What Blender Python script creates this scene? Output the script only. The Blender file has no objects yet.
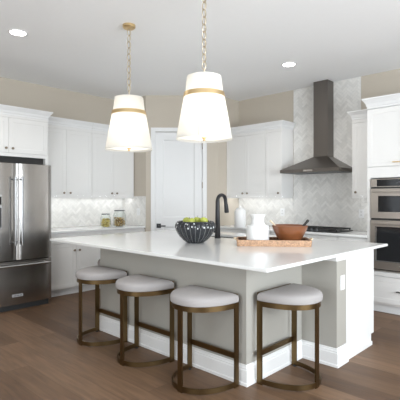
import bpy, bmesh, math, random
from mathutils import Vector, Matrix
random.seed(7)
PI = math.pi
R = math.radians
sc = bpy.context.scene
C = sc.collection

# ---------------------------------------------------------------- camera, world, light, exposure
cam = bpy.data.cameras.new('camera'); camo = bpy.data.objects.new('camera', cam); C.objects.link(camo)
camo.location = (0, 0, 1.37); camo.rotation_euler = (R(90), 0, R(43.8))
cam.sensor_width = 36; cam.lens = 422/400*36; cam.shift_y = -2/400
sc.camera = camo

world = bpy.data.worlds.new('world'); sc.world = world; world.use_nodes = True
wb = world.node_tree.nodes['Background']
wb.inputs[0].default_value = (0.89, 0.95, 1.0, 1); wb.inputs[1].default_value = 1.3

def area(name, loc, target, sx, sy, power, col=(1, 1, 1)):
    l = bpy.data.lights.new(name, 'AREA'); l.shape = 'RECTANGLE'; l.size = sx; l.size_y = sy
    l.energy = power; l.color = col
    o = bpy.data.objects.new(name, l); C.objects.link(o); o.location = loc
    o.rotation_euler = (Vector(target)-Vector(loc)).to_track_quat('-Z', 'Y').to_euler()
    return o
# window daylight from the side; added rear fill tilted up to brighten the ceiling
area('window_daylight', (2.45, 2.2, 1.6), (-3, 2.2, 2.6), 3.0, 2.2, 190, (0.86, 0.935, 1.0))
area('rear_fill', (-0.6, -2.4, 1.6), (-2.6, 3, 5.6), 2.6, 2.2, 100, (0.88, 0.945, 1.0))

vs = sc.view_settings
sc.display_settings.display_device = 'sRGB'
vs.view_transform = 'Standard'; vs.look = 'None'; vs.gamma = 1; vs.use_curve_mapping = False
vs.exposure = 0.45

# ---------------------------------------------------------------- mesh helpers
class MB:
    def __init__(self): self.bm = bmesh.new(); self.mi = 0
    def _f(self, vs_):
        try:
            f = self.bm.faces.new(vs_); f.material_index = self.mi; return f
        except ValueError: return None
    def box(self, x0, y0, z0, x1, y1, z1, bev=0, seg=2):
        t = bmesh.new()
        vv = [t.verts.new(p) for p in ((x0,y0,z0),(x1,y0,z0),(x1,y1,z0),(x0,y1,z0),(x0,y0,z1),(x1,y0,z1),(x1,y1,z1),(x0,y1,z1))]
        for q in ((3,2,1,0),(4,5,6,7),(0,1,5,4),(1,2,6,5),(2,3,7,6),(3,0,4,7)): t.faces.new([vv[i] for i in q])
        if bev: bmesh.ops.bevel(t, geom=t.edges[:], offset=bev, segments=seg, affect='EDGES', profile=.5)
        self.merge(t); return self
    def merge(self, t, mat=None):
        mp = {}
        for v in t.verts: mp[v] = self.bm.verts.new(mat @ v.co if mat else v.co)
        for f in t.faces: self._f([mp[v] for v in f.verts])
        t.free()
    def loft(self, rings, closed=True, cap0=True, cap1=True):
        rr = [[self.bm.verts.new(p) for p in r] for r in rings]
        n = len(rr[0])
        for a, b in zip(rr, rr[1:]):
            for i in range(n if closed else n-1):
                j = (i+1) % n
                self._f([a[i], a[j], b[j], b[i]])
        if cap0: self._f(rr[0][::-1])
        if cap1: self._f(rr[-1])
        return self
    def prism(self, poly, z0, z1):
        return self.loft([[(x, y, z0) for x, y in poly], [(x, y, z1) for x, y in poly]])
    def lathe(self, prof, n=32, c=(0, 0, 0), cap0=False, cap1=False, fr=None):
        rings = []
        for r, z in prof:
            rings.append([(c[0]+(r*(fr(a, r, z) if fr else 1))*math.cos(a), c[1]+(r*(fr(a, r, z) if fr else 1))*math.sin(a), c[2]+z) for a in [2*PI*i/n for i in range(n)]])
        return self.loft(rings, cap0=cap0, cap1=cap1)
    def tube(self, path, r, n=10, closed=False):
        P = [Vector(p) for p in path]; m = len(P); rings = []
        up = None
        for i, p in enumerate(P):
            if closed: t = P[(i+1) % m]-P[i-1]
            else: t = P[min(i+1, m-1)]-P[max(i-1, 0)]
            t.normalize()
            if up is None:
                up = Vector((0, 0, 1)) if abs(t.z) < .9 else Vector((1, 0, 0))
            s = t.cross(up).normalized(); up = s.cross(t).normalized()
            rad = r[i] if isinstance(r, (list, tuple)) else r
            rings.append([p+s*rad*math.cos(2*PI*k/n)+up*rad*math.sin(2*PI*k/n) for k in range(n)])
        if closed:
            rings.append(rings[0])
            self.loft(rings, cap0=False, cap1=False); bmesh.ops.remove_doubles(self.bm, verts=self.bm.verts, dist=1e-6)
        else: self.loft(rings)
        return self
    def band(self, path, th, z0, z1, closed=False):
        P = [Vector((p[0], p[1])) for p in path]; m = len(P); rings = []
        for i, p in enumerate(P):
            if closed: t = P[(i+1) % m]-P[i-1]
            else: t = P[min(i+1, m-1)]-P[max(i-1, 0)]
            t.normalize(); nn = Vector((-t.y, t.x))*th/2
            a, b = p+nn, p-nn
            rings.append([(a.x, a.y, z0), (b.x, b.y, z0), (b.x, b.y, z1), (a.x, a.y, z1)])
        if closed: rings.append(rings[0])
        return self.loft(rings, cap0=not closed, cap1=not closed)
    def ball(self, c, r, n=16, sq=(1, 1, 1)):
        t = bmesh.new(); bmesh.ops.create_uvsphere(t, u_segments=n, v_segments=max(6, n//2), radius=r)
        self.merge(t, Matrix.Translation(c) @ Matrix.Diagonal((sq[0], sq[1], sq[2], 1))); return self
    def cyl(self, a, b, r, n=16): return self.tube([a, b], r, n)
    def build(self, name, mats, parent=None, smooth=False, loc=None):
        bmesh.ops.remove_doubles(self.bm, verts=self.bm.verts, dist=1e-7)
        bmesh.ops.recalc_face_normals(self.bm, faces=self.bm.faces)
        me = bpy.data.meshes.new(name)
        if smooth:
            for f in self.bm.faces: f.smooth = True
            for e in self.bm.edges:
                if len(e.link_faces) == 2 and e.calc_face_angle(0) > R(38): e.smooth = False
        self.bm.to_mesh(me); self.bm.free()
        for m in (mats if isinstance(mats, (list, tuple)) else [mats]): me.materials.append(m)
        o = bpy.data.objects.new(name, me); C.objects.link(o)
        if parent: o.parent = parent
        if loc: o.location = loc
        return o

def tag(o, label=None, cat=None, group=None, kind=None):
    if label: o['label'] = label
    if cat: o['category'] = cat
    if group: o['group'] = group
    if kind: o['kind'] = kind
    return o
def thing(name, loc, rz, label, cat, group=None):
    o = bpy.data.objects.new(name, None); C.objects.link(o); o.location = loc; o.rotation_euler = (0, 0, rz)
    o.empty_display_size = .1
    return tag(o, label, cat, group)
def copy_tree(o, parent=None):
    c = o.copy(); C.objects.link(c)
    if parent: c.parent = parent
    for ch in list(o.children): copy_tree(ch, c)
    return c

# ---------------------------------------------------------------- materials
def mat(name, col, rough=.5, metal=0, var=.04, scale=12, stretch=(1, 1, 1), bump=0, trans=0, coat=0, rvar=0, spec=None, aniso=0, ior=None):
    m = bpy.data.materials.new(name); m.use_nodes = True
    nt = m.node_tree; N = nt.nodes; L = nt.links; b = N['Principled BSDF']
    tc = N.new('ShaderNodeTexCoord'); mp = N.new('ShaderNodeMapping'); mp.inputs['Scale'].default_value = stretch
    no = N.new('ShaderNodeTexNoise'); no.inputs['Scale'].default_value = scale; no.inputs['Detail'].default_value = 4
    L.new(tc.outputs['Object'], mp.inputs[0]); L.new(mp.outputs[0], no.inputs['Vector'])
    mx = N.new('ShaderNodeMix'); mx.data_type = 'RGBA'
    mx.inputs[6].default_value = (*[max(0, c*(1-var)) for c in col], 1); mx.inputs[7].default_value = (*[min(1, c*(1+var)) for c in col], 1)
    L.new(no.outputs['Fac'], mx.inputs[0]); L.new(mx.outputs[2], b.inputs['Base Color'])
    b.inputs['Roughness'].default_value = rough; b.inputs['Metallic'].default_value = metal
    if trans: b.inputs['Transmission Weight'].default_value = trans
    if coat: b.inputs['Coat Weight'].default_value = coat
    if spec is not None: b.inputs['Specular IOR Level'].default_value = spec
    if ior: b.inputs['IOR'].default_value = ior
    if rvar:
        mr = N.new('ShaderNodeMapRange'); mr.inputs[3].default_value = rough-rvar; mr.inputs[4].default_value = rough+rvar
        L.new(no.outputs['Fac'], mr.inputs[0]); L.new(mr.outputs[0], b.inputs['Roughness'])
    if bump:
        bp = N.new('ShaderNodeBump'); bp.inputs['Strength'].default_value = bump; bp.inputs['Distance'].default_value = .01
        L.new(no.outputs['Fac'], bp.inputs['Height']); L.new(bp.outputs[0], b.inputs['Normal'])
    return m
def emit(name, col, s):
    m = bpy.data.materials.new(name); m.use_nodes = True; nt = m.node_tree
    nt.nodes.remove(nt.nodes['Principled BSDF']); e = nt.nodes.new('ShaderNodeEmission')
    e.inputs[0].default_value = (*col, 1); e.inputs[1].default_value = s
    nt.links.new(e.outputs[0], nt.nodes['Material Output'].inputs[0]); return m

M = {}
M['cab'] = mat('white_cabinet_paint', (.77, .76, .74), .38, var=.01, scale=6)
M['cabr'] = M['cab']
M['trim'] = mat('white_trim_paint', (.77, .77, .765), .4, var=.01, scale=6)
M['wall'] = mat('greige_wall_paint', (.52, .465, .39), .8, var=.015, scale=40, bump=.02)
M['ceil'] = mat('white_ceiling_paint', (.90, .90, .90), .9, var=.012, scale=30, bump=.02)
M['island'] = mat('greige_island_paint', (.375, .36, .325), .5, var=.015, scale=8)
M['gap'] = mat('dark_gap', (.03, .028, .026), .7)
M['steel'] = mat('brushed_steel', (.44, .425, .41), .23, 1, var=.03, scale=60, stretch=(1, 1, .02), rvar=.02)
M['hsteel'] = mat('brushed_hood_steel', (.20, .183, .168), .36, 1, var=.08, scale=14, stretch=(1, 1, .05), rvar=.05)
M['ovensteel'] = mat('warm_brushed_steel', (.52, .475, .435), .33, 1, var=.05, scale=16, stretch=(.05, 1, 1), rvar=.04)
M['handle'] = mat('polished_steel', (.62, .62, .62), .2, 1, var=.02)
M['blackglass'] = mat('black_oven_glass', (.012, .013, .015), .08, var=.1, spec=.5)
M['black'] = mat('matte_black_metal', (.018, .018, .02), .38, var=.1, spec=.4)
M['iron'] = mat('cast_iron', (.025, .024, .023), .6, var=.2, scale=60)
M['bar'] = mat('dark_steel_bar', (.26, .26, .26), .25, 1, var=.02)
M['badge'] = mat('pale_badge_shine', (.55, .55, .56), .3, .3, var=.02)  # pale colour stands in for the shine of a metal badge
M['seam'] = mat('linen_seam', (.62, .57, .50), .9)
M['brass'] = mat('antique_brass', (.76, .57, .31), .3, 1, var=.06, scale=20)
M['chain'] = mat('pale_brass_chain', (.66, .58, .45), .35, 1, var=.05)
M['knob'] = mat('aged_bronze_knob', (.27, .22, .17), .35, 1, var=.08, scale=30)
M['bronze'] = mat('brushed_bronze_metal', (.16, .108, .052), .34, 1, var=.1, scale=14, stretch=(1, 1, .2), rvar=.05)
M['fabric'] = mat('pale_grey_upholstery', (.35, .33, .322), .85, var=.07, scale=220, bump=.12)
M['plate'] = mat('white_plastic', (.82, .82, .82), .35, var=.01)
M['ceramic'] = mat('white_ceramic', (.83, .83, .82), .18, var=.01, scale=5)
M['rubber'] = mat('dark_rubber', (.03, .03, .03), .7)
M['apple'] = mat('green_apple_skin', (.42, .46, .08), .35, var=.3, scale=22)
M['stem'] = mat('brown_stem', (.12, .08, .04), .7)
M['lid'] = mat('dark_jar_lid', (.05, .055, .06), .4, var=.1)
M['pasta'] = [mat('yellow_dried_pasta', (.62, .47, .10), .55, var=.2, scale=40), mat('pale_dried_pasta', (.70, .58, .26), .55), mat('olive_dried_pasta', (.34, .27, .06), .6)]
M['mixed'] = [mat('amber_dried_pasta', (.50, .32, .10), .55, var=.3, scale=60), mat('cream_dried_pasta', (.66, .55, .36), .55), mat('brown_dried_pasta', (.22, .13, .05), .6)]
M['utensil'] = mat('dark_wood_handle', (.03, .026, .022), .5, var=.2)
M['pale_wood'] = mat('pale_wood_spoon', (.72, .60, .42), .5, var=.1)
M['led'] = emit('under_cabinet_led', (.95, .98, 1.0), 10)
M['lamp'] = emit('downlight_lens', (1.0, .97, .93), 14)

def quartz():
    m = mat('white_quartz', (.80, .80, .79), .11, var=.015, scale=3, rvar=.02); return m
M['quartz'] = quartz()

def wood_floor():
    m = bpy.data.materials.new('brown_oak_planks'); m.use_nodes = True; nt = m.node_tree; N = nt.nodes; L = nt.links; b = N['Principled BSDF']
    tc = N.new('ShaderNodeTexCoord')
    br = N.new('ShaderNodeTexBrick'); br.offset = .37; br.inputs['Scale'].default_value = 1
    br.inputs['Brick Width'].default_value = 1.7; br.inputs['Row Height'].default_value = .19; br.inputs['Mortar Size'].default_value = .0016
    br.inputs['Mortar Smooth'].default_value = .3; br.inputs['Bias'].default_value = 0
    br.inputs['Color1'].default_value = (0, 0, 0, 1); br.inputs['Color2'].default_value = (1, 1, 1, 1); br.inputs['Mortar'].default_value = (.5, .5, .5, 1)
    L.new(tc.outputs['Object'], br.inputs['Vector'])
    mp = N.new('ShaderNodeMapping'); mp.inputs['Scale'].default_value = (1.3, 16, 1)
    add = N.new('ShaderNodeVectorMath'); add.operation = 'MULTIPLY_ADD'; add.inputs[1].default_value = (7, 3, 5)
    L.new(br.outputs['Color'], add.inputs[0]); L.new(tc.outputs['Object'], add.inputs[2]); L.new(add.outputs[0], mp.inputs[0])
    no = N.new('ShaderNodeTexNoise'); no.inputs['Scale'].default_value = 2.2; no.inputs['Detail'].default_value = 7; no.inputs['Distortion'].default_value = .6
    L.new(mp.outputs[0], no.inputs['Vector'])
    no2 = N.new('ShaderNodeTexNoise'); no2.inputs['Scale'].default_value = 1.3; no2.inputs['Detail'].default_value = 2
    L.new(tc.outputs['Object'], no2.inputs['Vector'])
    r1 = N.new('ShaderNodeValToRGB'); r1.color_ramp.elements[0].color = (.108, .061, .035, 1); r1.color_ramp.elements[1].color = (.20, .122, .074, 1)
    L.new(br.outputs['Color'], r1.inputs[0])
    r2 = N.new('ShaderNodeValToRGB'); r2.color_ramp.elements[0].position = .3; r2.color_ramp.elements[1].position = .75
    r2.color_ramp.elements[0].color = (.66, .64, .61, 1); r2.color_ramp.elements[1].color = (1.25, 1.23, 1.2, 1)
    L.new(no.outputs['Fac'], r2.inputs[0])
    mx = N.new('ShaderNodeMix'); mx.data_type = 'RGBA'; mx.blend_type = 'MULTIPLY'; mx.inputs[0].default_value = .8
    L.new(r1.outputs[0], mx.inputs[6]); L.new(r2.outputs[0], mx.inputs[7])
    mm = N.new('ShaderNodeMix'); mm.data_type = 'RGBA'; mm.inputs[7].default_value = (.05, .03, .02, 1)
    ml = N.new('ShaderNodeMath'); ml.operation = 'MULTIPLY'; ml.inputs[1].default_value = .6
    L.new(br.outputs['Fac'], ml.inputs[0]); L.new(ml.outputs[0], mm.inputs[0]); L.new(mx.outputs[2], mm.inputs[6]); L.new(mm.outputs[2], b.inputs['Base Color'])
    mr = N.new('ShaderNodeMapRange'); mr.inputs[3].default_value = .42; mr.inputs[4].default_value = .58; b.inputs['Specular IOR Level'].default_value = .38
    L.new(no.outputs['Fac'], mr.inputs[0]); L.new(mr.outputs[0], b.inputs['Roughness'])
    bp = N.new('ShaderNodeBump'); bp.inputs['Strength'].default_value = .08; bp.inputs['Distance'].default_value = .01
    L.new(no.outputs['Fac'], bp.inputs['Height']); L.new(bp.outputs[0], b.inputs['Normal'])
    return m
M['floor'] = wood_floor()

def marble(name, c):
    m = mat(name, c, .28, var=.05, scale=9)
    nt = m.node_tree; N = nt.nodes; L = nt.links; b = N['Principled BSDF']
    tc = N.new('ShaderNodeTexCoord'); wv = N.new('ShaderNodeTexNoise'); wv.inputs['Scale'].default_value = 3.2; wv.inputs['Detail'].default_value = 6; wv.inputs['Distortion'].default_value = 1.6
    L.new(tc.outputs['Object'], wv.inputs['Vector'])
    rp = N.new('ShaderNodeValToRGB'); e = rp.color_ramp.elements
    e[0].position = .46; e[0].color = (1, 1, 1, 1); e[1].position = .54; e[1].color = (1, 1, 1, 1); k = e.new(.5); k.color = (.94, .945, .95, 1)
    L.new(wv.outputs['Fac'], rp.inputs[0])
    mx = N.new('ShaderNodeMix'); mx.data_type = 'RGBA'; mx.blend_type = 'MULTIPLY'; mx.inputs[0].default_value = 1
    src = b.inputs['Base Color'].links[0].from_socket
    L.new(src, mx.inputs[6]); L.new(rp.outputs[0], mx.inputs[7]); L.new(mx.outputs[2], b.inputs['Base Color'])
    return m
M['tiles'] = [marble('pale_marble_tile', (.75, .735, .705)), marble('grey_marble_tile', (.69, .675, .645)), marble('white_marble_tile', (.78, .765, .735)), mat('tile_grout', (.63, .62, .595), .8)]

def woodbowl():
    m = mat('reddish_turned_wood', (.21, .073, .027), .32, var=.35, scale=5, stretch=(1, 1, 9), coat=.2); return m
M['wood'] = woodbowl()
def rattan(name, c):
    m = bpy.data.materials.new(name); m.use_nodes = True; nt = m.node_tree; N = nt.nodes; L = nt.links; b = N['Principled BSDF']
    tc = N.new('ShaderNodeTexCoord'); ck = N.new('ShaderNodeTexChecker'); ck.inputs['Scale'].default_value = 58
    ck.inputs[1].default_value = (*c, 1); ck.inputs[2].default_value = (*[v*.62 for v in c], 1)
    L.new(tc.outputs['Object'], ck.inputs['Vector']); L.new(ck.outputs[0], b.inputs['Base Color']); b.inputs['Roughness'].default_value = .6
    bp = N.new('ShaderNodeBump'); bp.inputs['Strength'].default_value = .4; bp.inputs['Distance'].default_value = .003
    L.new(ck.outputs['Fac'], bp.inputs['Height']); L.new(bp.outputs[0], b.inputs['Normal']); return m
M['rattan'] = mat('woven_rattan', (.47, .29, .18), .6, var=.75, scale=75, bump=.3)
M['rattan_dark'] = rattan('dark_woven_rattan', (.22, .11, .06))

def shade_mat():
    m = bpy.data.materials.new('white_linen_shade'); m.use_nodes = True; nt = m.node_tree; N = nt.nodes; L = nt.links
    N.remove(N['Principled BSDF']); d = N.new('ShaderNodeBsdfDiffuse'); t = N.new('ShaderNodeBsdfTranslucent'); mx = N.new('ShaderNodeMixShader')
    tc = N.new('ShaderNodeTexCoord'); no = N.new('ShaderNodeTexNoise'); no.inputs['Scale'].default_value = 160
    rp = N.new('ShaderNodeValToRGB'); rp.color_ramp.elements[0].color = (.84, .82, .78, 1); rp.color_ramp.elements[1].color = (.93, .92, .89, 1)
    L.new(tc.outputs['Object'], no.inputs['Vector']); L.new(no.outputs['Fac'], rp.inputs[0])
    L.new(rp.outputs[0], d.inputs[0]); L.new(rp.outputs[0], t.inputs[0]); mx.inputs[0].default_value = .5
    L.new(d.outputs[0], mx.inputs[1]); L.new(t.outputs[0], mx.inputs[2]); L.new(mx.outputs[0], N['Material Output'].inputs[0]); return m
M['shade'] = shade_mat()

def glass(name, col=(1, 1, 1)):
    m = bpy.data.materials.new(name); m.use_nodes = True; nt = m.node_tree; N = nt.nodes; L = nt.links
    N.remove(N['Principled BSDF']); g = N.new('ShaderNodeBsdfGlossy'); g.inputs['Roughness'].default_value = .03
    t = N.new('ShaderNodeBsdfTransparent'); t.inputs[0].default_value = (.94, .96, .95, 1); mx = N.new('ShaderNodeMixShader')
    lw = N.new('ShaderNodeLayerWeight'); lw.inputs[0].default_value = .22
    no = N.new('ShaderNodeTexNoise'); no.inputs['Scale'].default_value = 4
    rp = N.new('ShaderNodeValToRGB'); rp.color_ramp.elements[0].color = (.90, .93, .92, 1); rp.color_ramp.elements[1].color = (.96, .98, .97, 1)
    L.new(no.outputs['Fac'], rp.inputs[0]); L.new(rp.outputs[0], t.inputs[0])
    L.new(lw.outputs['Facing'], mx.inputs[0]); L.new(t.outputs[0], mx.inputs[1]); L.new(g.outputs[0], mx.inputs[2])
    L.new(mx.outputs[0], N['Material Output'].inputs[0]); return m
M['glass'] = glass('clear_jar_glass')

def bowl_dots():
    m = mat('charcoal_painted_ceramic', (.022, .024, .028), .22, var=.1)
    nt = m.node_tree; N = nt.nodes; L = nt.links; b = N['Principled BSDF']
    tc = N.new('ShaderNodeTexCoord'); vo = N.new('ShaderNodeTexVoronoi'); vo.inputs['Scale'].default_value = 26; vo.inputs['Randomness'].default_value = .55
    L.new(tc.outputs['Object'], vo.inputs['Vector'])
    lt = N.new('ShaderNodeMath'); lt.operation = 'LESS_THAN'; lt.inputs[1].default_value = .25; L.new(vo.outputs['Distance'], lt.inputs[0])
    sx = N.new('ShaderNodeSeparateXYZ'); L.new(tc.outputs['Object'], sx.inputs[0])
    gt = N.new('ShaderNodeMath'); gt.operation = 'GREATER_THAN'; gt.inputs[1].default_value = .148; L.new(sx.outputs['Z'], gt.inputs[0])
    mu = N.new('ShaderNodeMath'); mu.operation = 'MULTIPLY'; L.new(lt.outputs[0], mu.inputs[0]); L.new(gt.outputs[0], mu.inputs[1])
    mx = N.new('ShaderNodeMix'); mx.data_type = 'RGBA'; mx.inputs[7].default_value = (.55, .57, .57, 1)
    src = b.inputs['Base Color'].links[0].from_socket
    L.new(mu.outputs[0], mx.inputs[0]); L.new(src, mx.inputs[6]); L.new(mx.outputs[2], b.inputs['Base Color']); return m
M['bowl'] = bowl_dots()
M['bowlline'] = mat('pale_groove_glaze', (.17, .175, .175), .4, var=.1)

# ---------------------------------------------------------------- setting
X0, W, CZ = -6.05, 5.75, 3.05
P1, P2 = (-5.42, 4.37), (-4.58, 5.21)
def struct(o, label=None, cat=None): o['kind'] = 'structure'; return o if not label else tag(o, label, cat)
b = MB(); b.box(-6.4, -3.2, -.06, 2.7, 6.0, 0); struct(b.build('floor', M['floor']), 'brown oak plank floor running under the whole kitchen', 'floor')
b = MB(); b.box(-6.4, -3.2, CZ, 2.7, 6.0, CZ+.1); struct(b.build('ceiling', M['ceil']), 'smooth white ceiling over the kitchen', 'ceiling')
b = MB(); b.box(X0-.12, -3.1, 0, X0, W+.12, CZ); struct(b.build('wall_left', M['wall']), 'greige wall behind the refrigerator and jars', 'wall')
b = MB()
for x0, x1, z0, z1 in ((X0, .45, 0, CZ), (.45, 1.05, 0, .25), (.45, 1.05, 2.5, CZ), (1.05, 2.6, 0, CZ)): b.box(x0, W, z0, x1, W+.12, z1)  # unseen opening added so a bright streak reflects in the refrigerator door
struct(b.build('wall_right', M['wall']), 'greige wall behind the hood and ovens', 'wall')
b = MB(); b.box(X0, P1[1], 0, P1[0], P1[1]+.1, CZ); struct(b.build('wall_pantry_left', M['wall']), 'short greige return wall ending the jar counter', 'wall')
b = MB(); b.box(P2[0]-.1, P2[1], 0, P2[0], W, CZ); struct(b.build('wall_pantry_right', M['wall']), 'short greige return wall between pantry door and hood run', 'wall')
DL = math.hypot(P2[0]-P1[0], P2[1]-P1[1]); D0, D1, DH = .150, .932, 2.455
b = MB()
for x0, x1, z0, z1 in ((0, D0, 0, CZ), (D1, DL, 0, CZ), (D0, D1, DH, CZ)): b.box(x0, 0, z0, x1, .1, z1)
o = struct(b.build('wall_pantry', M['wall']), 'diagonal greige wall holding the pantry door', 'wall'); o.location = (P1[0], P1[1], 0); o.rotation_euler = (0, 0, R(45))
# pantry door
dr = bpy.data.objects.new('door_1', None); C.objects.link(dr); dr.location = (P1[0], P1[1], 0); dr.rotation_euler = (0, 0, R(45))
struct(dr, 'tall white two panel pantry door across the corner', 'door')
def panel_door(b, x0, z0, x1, z1, y0, t, stile=.06, rails=(), rec=.002, bot=None):
    """slab with recessed panels; rails = list of (z low, z high) middle rails"""
    bot = bot or stile
    zs = [(z0, z0+bot)]+list(rails)+[(z1-stile, z1)]
    b.box(x0, y0, z0, x0+stile, y0+t, z1); b.box(x1-stile, y0, z0, x1, y0+t, z1)
    for a, c in zs: b.box(x0+stile, y0, a, x1-stile, y0+t, c)
    for (a, c), (d, e) in zip(zs, zs[1:]):
        # small bevelled step into the panel
        A = [(x0+stile, c), (x1-stile, c), (x1-stile, d), (x0+stile, d)]
        s = rec*1.6
        Bq = [(x0+stile+s, c+s), (x1-stile-s, c+s), (x1-stile-s, d-s), (x0+stile+s, d-s)]
        b.loft([[(x, y0, z) for x, z in A], [(x, y0+rec, z) for x, z in Bq]], cap0=False, cap1=True)
b = MB(); panel_door(b, D0+.006, .01, D1-.006, DH-.006, .012, .04, stile=.125, rails=((.90, 1.05),), rec=.012, bot=.2); b.build('door_slab', M['trim'], dr)
b = MB()
b.box(D0-.066, -.016, 0, D0, 0, DH+.066); b.box(D1, -.016, 0, D1+.066, 0, DH+.066); b.box(D0, -.016, DH, D1, 0, DH+.066)
b.box(D0, 0, 0, D0+.005, .1, DH); b.box(D1-.005, 0, 0, D1, .1, DH)
b.build('door_frame', M['trim'], dr)
b = MB(); hx = D0+.062; b.box(hx-.036, -.004, .879, hx+.036, .012, .951, .003); b.cyl((hx, .002, .915), (hx, -.045, .915), .011); b.box(hx-.008, -.055, .905, hx+.115, -.04, .925, .004); b.build('door_handle', M['black'], dr)
for z in (.28, 1.58, 2.22):
    b = MB(); b.cyl((D1-.003, -.004, z-.05), (D1-.003, -.004, z+.05), .008); b.build('hinge', M['knob'], dr)
# baseboards on the pantry walls
b = MB(); b.box(0, -.014, 0, D0-.066, 0, .13); b.box(D1+.066, -.014, 0, DL, 0, .13)
o = struct(b.build('baseboard_pantry', M['trim'])); o.location = (P1[0], P1[1], 0); o.rotation_euler = (0, 0, R(45))
# unseen living room walls; openings placed and sized for daylight and refrigerator reflections
def wall_with_holes(b, u0, u1, holes, put):
    us = sorted({u0, u1, *[h[0] for h in holes], *[h[1] for h in holes]})
    for a, c in zip(us, us[1:]):
        hs = [h for h in holes if h[0] <= a and h[1] >= c]
        if hs: put(a, c, 0, hs[0][2]); put(a, c, hs[0][3], CZ)
        else: put(a, c, 0, CZ)
b = MB(); HE = [(-2.2, -.3, .05, 2.5), (.5, 2.1, .06, 2.5), (2.5, 4.1, .06, 2.5)]
wall_with_holes(b, -3.1, W+.12, HE, lambda a, c, z0, z1: b.box(2.6, a, z0, 2.72, c, z1)); struct(b.build('wall_window_side', M['wall']))
b = MB(); HS = [(-4.8, -3.6, .5, 2.5), (-1.6, .8, .05, 2.5)]
wall_with_holes(b, X0-.12, 2.72, HS, lambda a, c, z0, z1: b.box(a, -3.22, z0, c, -3.1, z1)); struct(b.build('wall_rear', M['wall']))

# herringbone marble backsplash
def clip(poly, u0, v0, u1, v1):
    for ax, lim, sg in ((0, u0, 1), (0, u1, -1), (1, v0, 1), (1, v1, -1)):
        out = []
        for i, p in enumerate(poly):
            q = poly[(i+1) % len(poly)]
            pi, qi = (p[ax]-lim)*sg >= 0, (q[ax]-lim)*sg >= 0
            if pi: out.append(p)
            if pi != qi:
                t = (lim-p[ax])/(q[ax]-p[ax]); out.append((p[0]+t*(q[0]-p[0]), p[1]+t*(q[1]-p[1])))
        poly = out
        if not poly: return []
    return poly
def backsplash(name, rects, loc, rz, label, w=.037, n=3, g=.0016):
    b = MB(); rnd = random.Random(3); c45 = math.sqrt(.5)
    for (u0, v0, u1, v1) in rects:
        b.mi = 3; b.box(u0, -.006, v0, u1, -.0005, v1)
    lo_u = min(r[0] for r in rects); hi_u = max(r[2] for r in rects); lo_v = min(r[1] for r in rects); hi_v = max(r[3] for r in rects)
    span = int((hi_u-lo_u+hi_v-lo_v)/w)+12
    def rot(x, y): return ((x-y)*c45*w+lo_u, (x+y)*c45*w+lo_v)
    for r in range(-span, span):
        for m_ in range(-span//(2*n)-1, span//(2*n)+2):
            for (x, y, dx, dy) in ((r+2*n*m_, r, n, 1), (r-1+2*n*m_, r, 1, n)):
                gg = g/w
                q = [rot(x+gg, y+gg), rot(x+dx-gg, y+gg), rot(x+dx-gg, y+dy-gg), rot(x+gg, y+dy-gg)]
                b.mi = rnd.choice((0, 0, 1, 2, 2, 0, 1)) 
                for rc in rects:
                    pl = clip(q, *rc)
                    if len(pl) >= 3: 
                        b.loft([[(u, -.005, v) for u, v in pl], [(u, -.0085, v) for u, v in pl]], cap0=False)
    o = b.build(name, M['tiles']); o.location = loc; o.rotation_euler = (0, 0, rz)
    return struct(o, label, 'backsplash')
backsplash('backsplash_right', [(P2[0]+.001, .916, -3.495, 1.40), (-3.493, .916, -2.43, CZ-.001), (-2.428, .916, -2.095, 1.40)], (0, W, 0), 0, 'pale marble herringbone tile wall rising behind the range hood')
backsplash('backsplash_left', [(2.70, .916, P1[1]-.01, 1.40)], (X0, 0, 0), R(90), 'pale marble herringbone tile behind the glass jars')
backsplash('backsplash_pantry', [(X0+.01, .916, P1[0], 1.40)], (0, P1[1], 0), 0, 'marble tile on the short return wall carrying a switch')

# ---------------------------------------------------------------- cabinets (front at local y=0, depth +y, width +x)
def knob(par, x, z, m='knob'):
    b = MB(); b.cyl((x, -.003, z), (x, -.022, z), .005, 10)
    b.loft([[(x+r*math.cos(2*PI*k/14), y, z+r*math.sin(2*PI*k/14)) for k in range(14)] for y, r in ((-.020, .010), (-.024, .0155), (-.032, .0155), (-.035, .012))])
    return b.build('knob', M[m], par, smooth=True)
def bar_pull(par, x, z, l=.13, m='knob'):
    b = MB(); b.box(x-l/2, -.036, z-.006, x+l/2, -.026, z+.006, .002)
    for s in (-1, 1): b.box(x+s*l*.38-.005, -.03, z-.005, x+s*l*.38+.005, -.001, z+.005)
    return b.build('pull', M[m], par)
def door(par, x0, z0, x1, z1, kx=None, kz=None, name='door', stile=.055, m='knob', pull=False, material='cab'):
    b = MB(); panel_door(b, x0+.0015, z0+.0015, x1-.0015, z1-.0015, 0, .02, stile=stile)
    o = b.build(name, M[material], par)
    if kx is not None: (bar_pull if pull else knob)(o, kx, kz, m=m)
    return o
def crown(par, w, d, z0, z1, left, right, ld=None, rd=None, prof=((.002, 0), (.002, .2), (.008, .24), (.016, .5), (.044, .84), (.050, .88), (.050, 1.0))):
    b = MB(); rings = []
    for off, t in prof:
        z = z0+t*(z1-z0); l, r = (off if left else 0), (off if right else 0)
        rings.append([(0, d, z), (0, ld or d, z), (-l, ld or d, z), (-l, -off, z), (w+r, -off, z), (w+r, rd or d, z), (w, rd or d, z), (w, d, z)])
    b.loft(rings); return b.build('crown_moulding', M['trim'], par)
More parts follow.
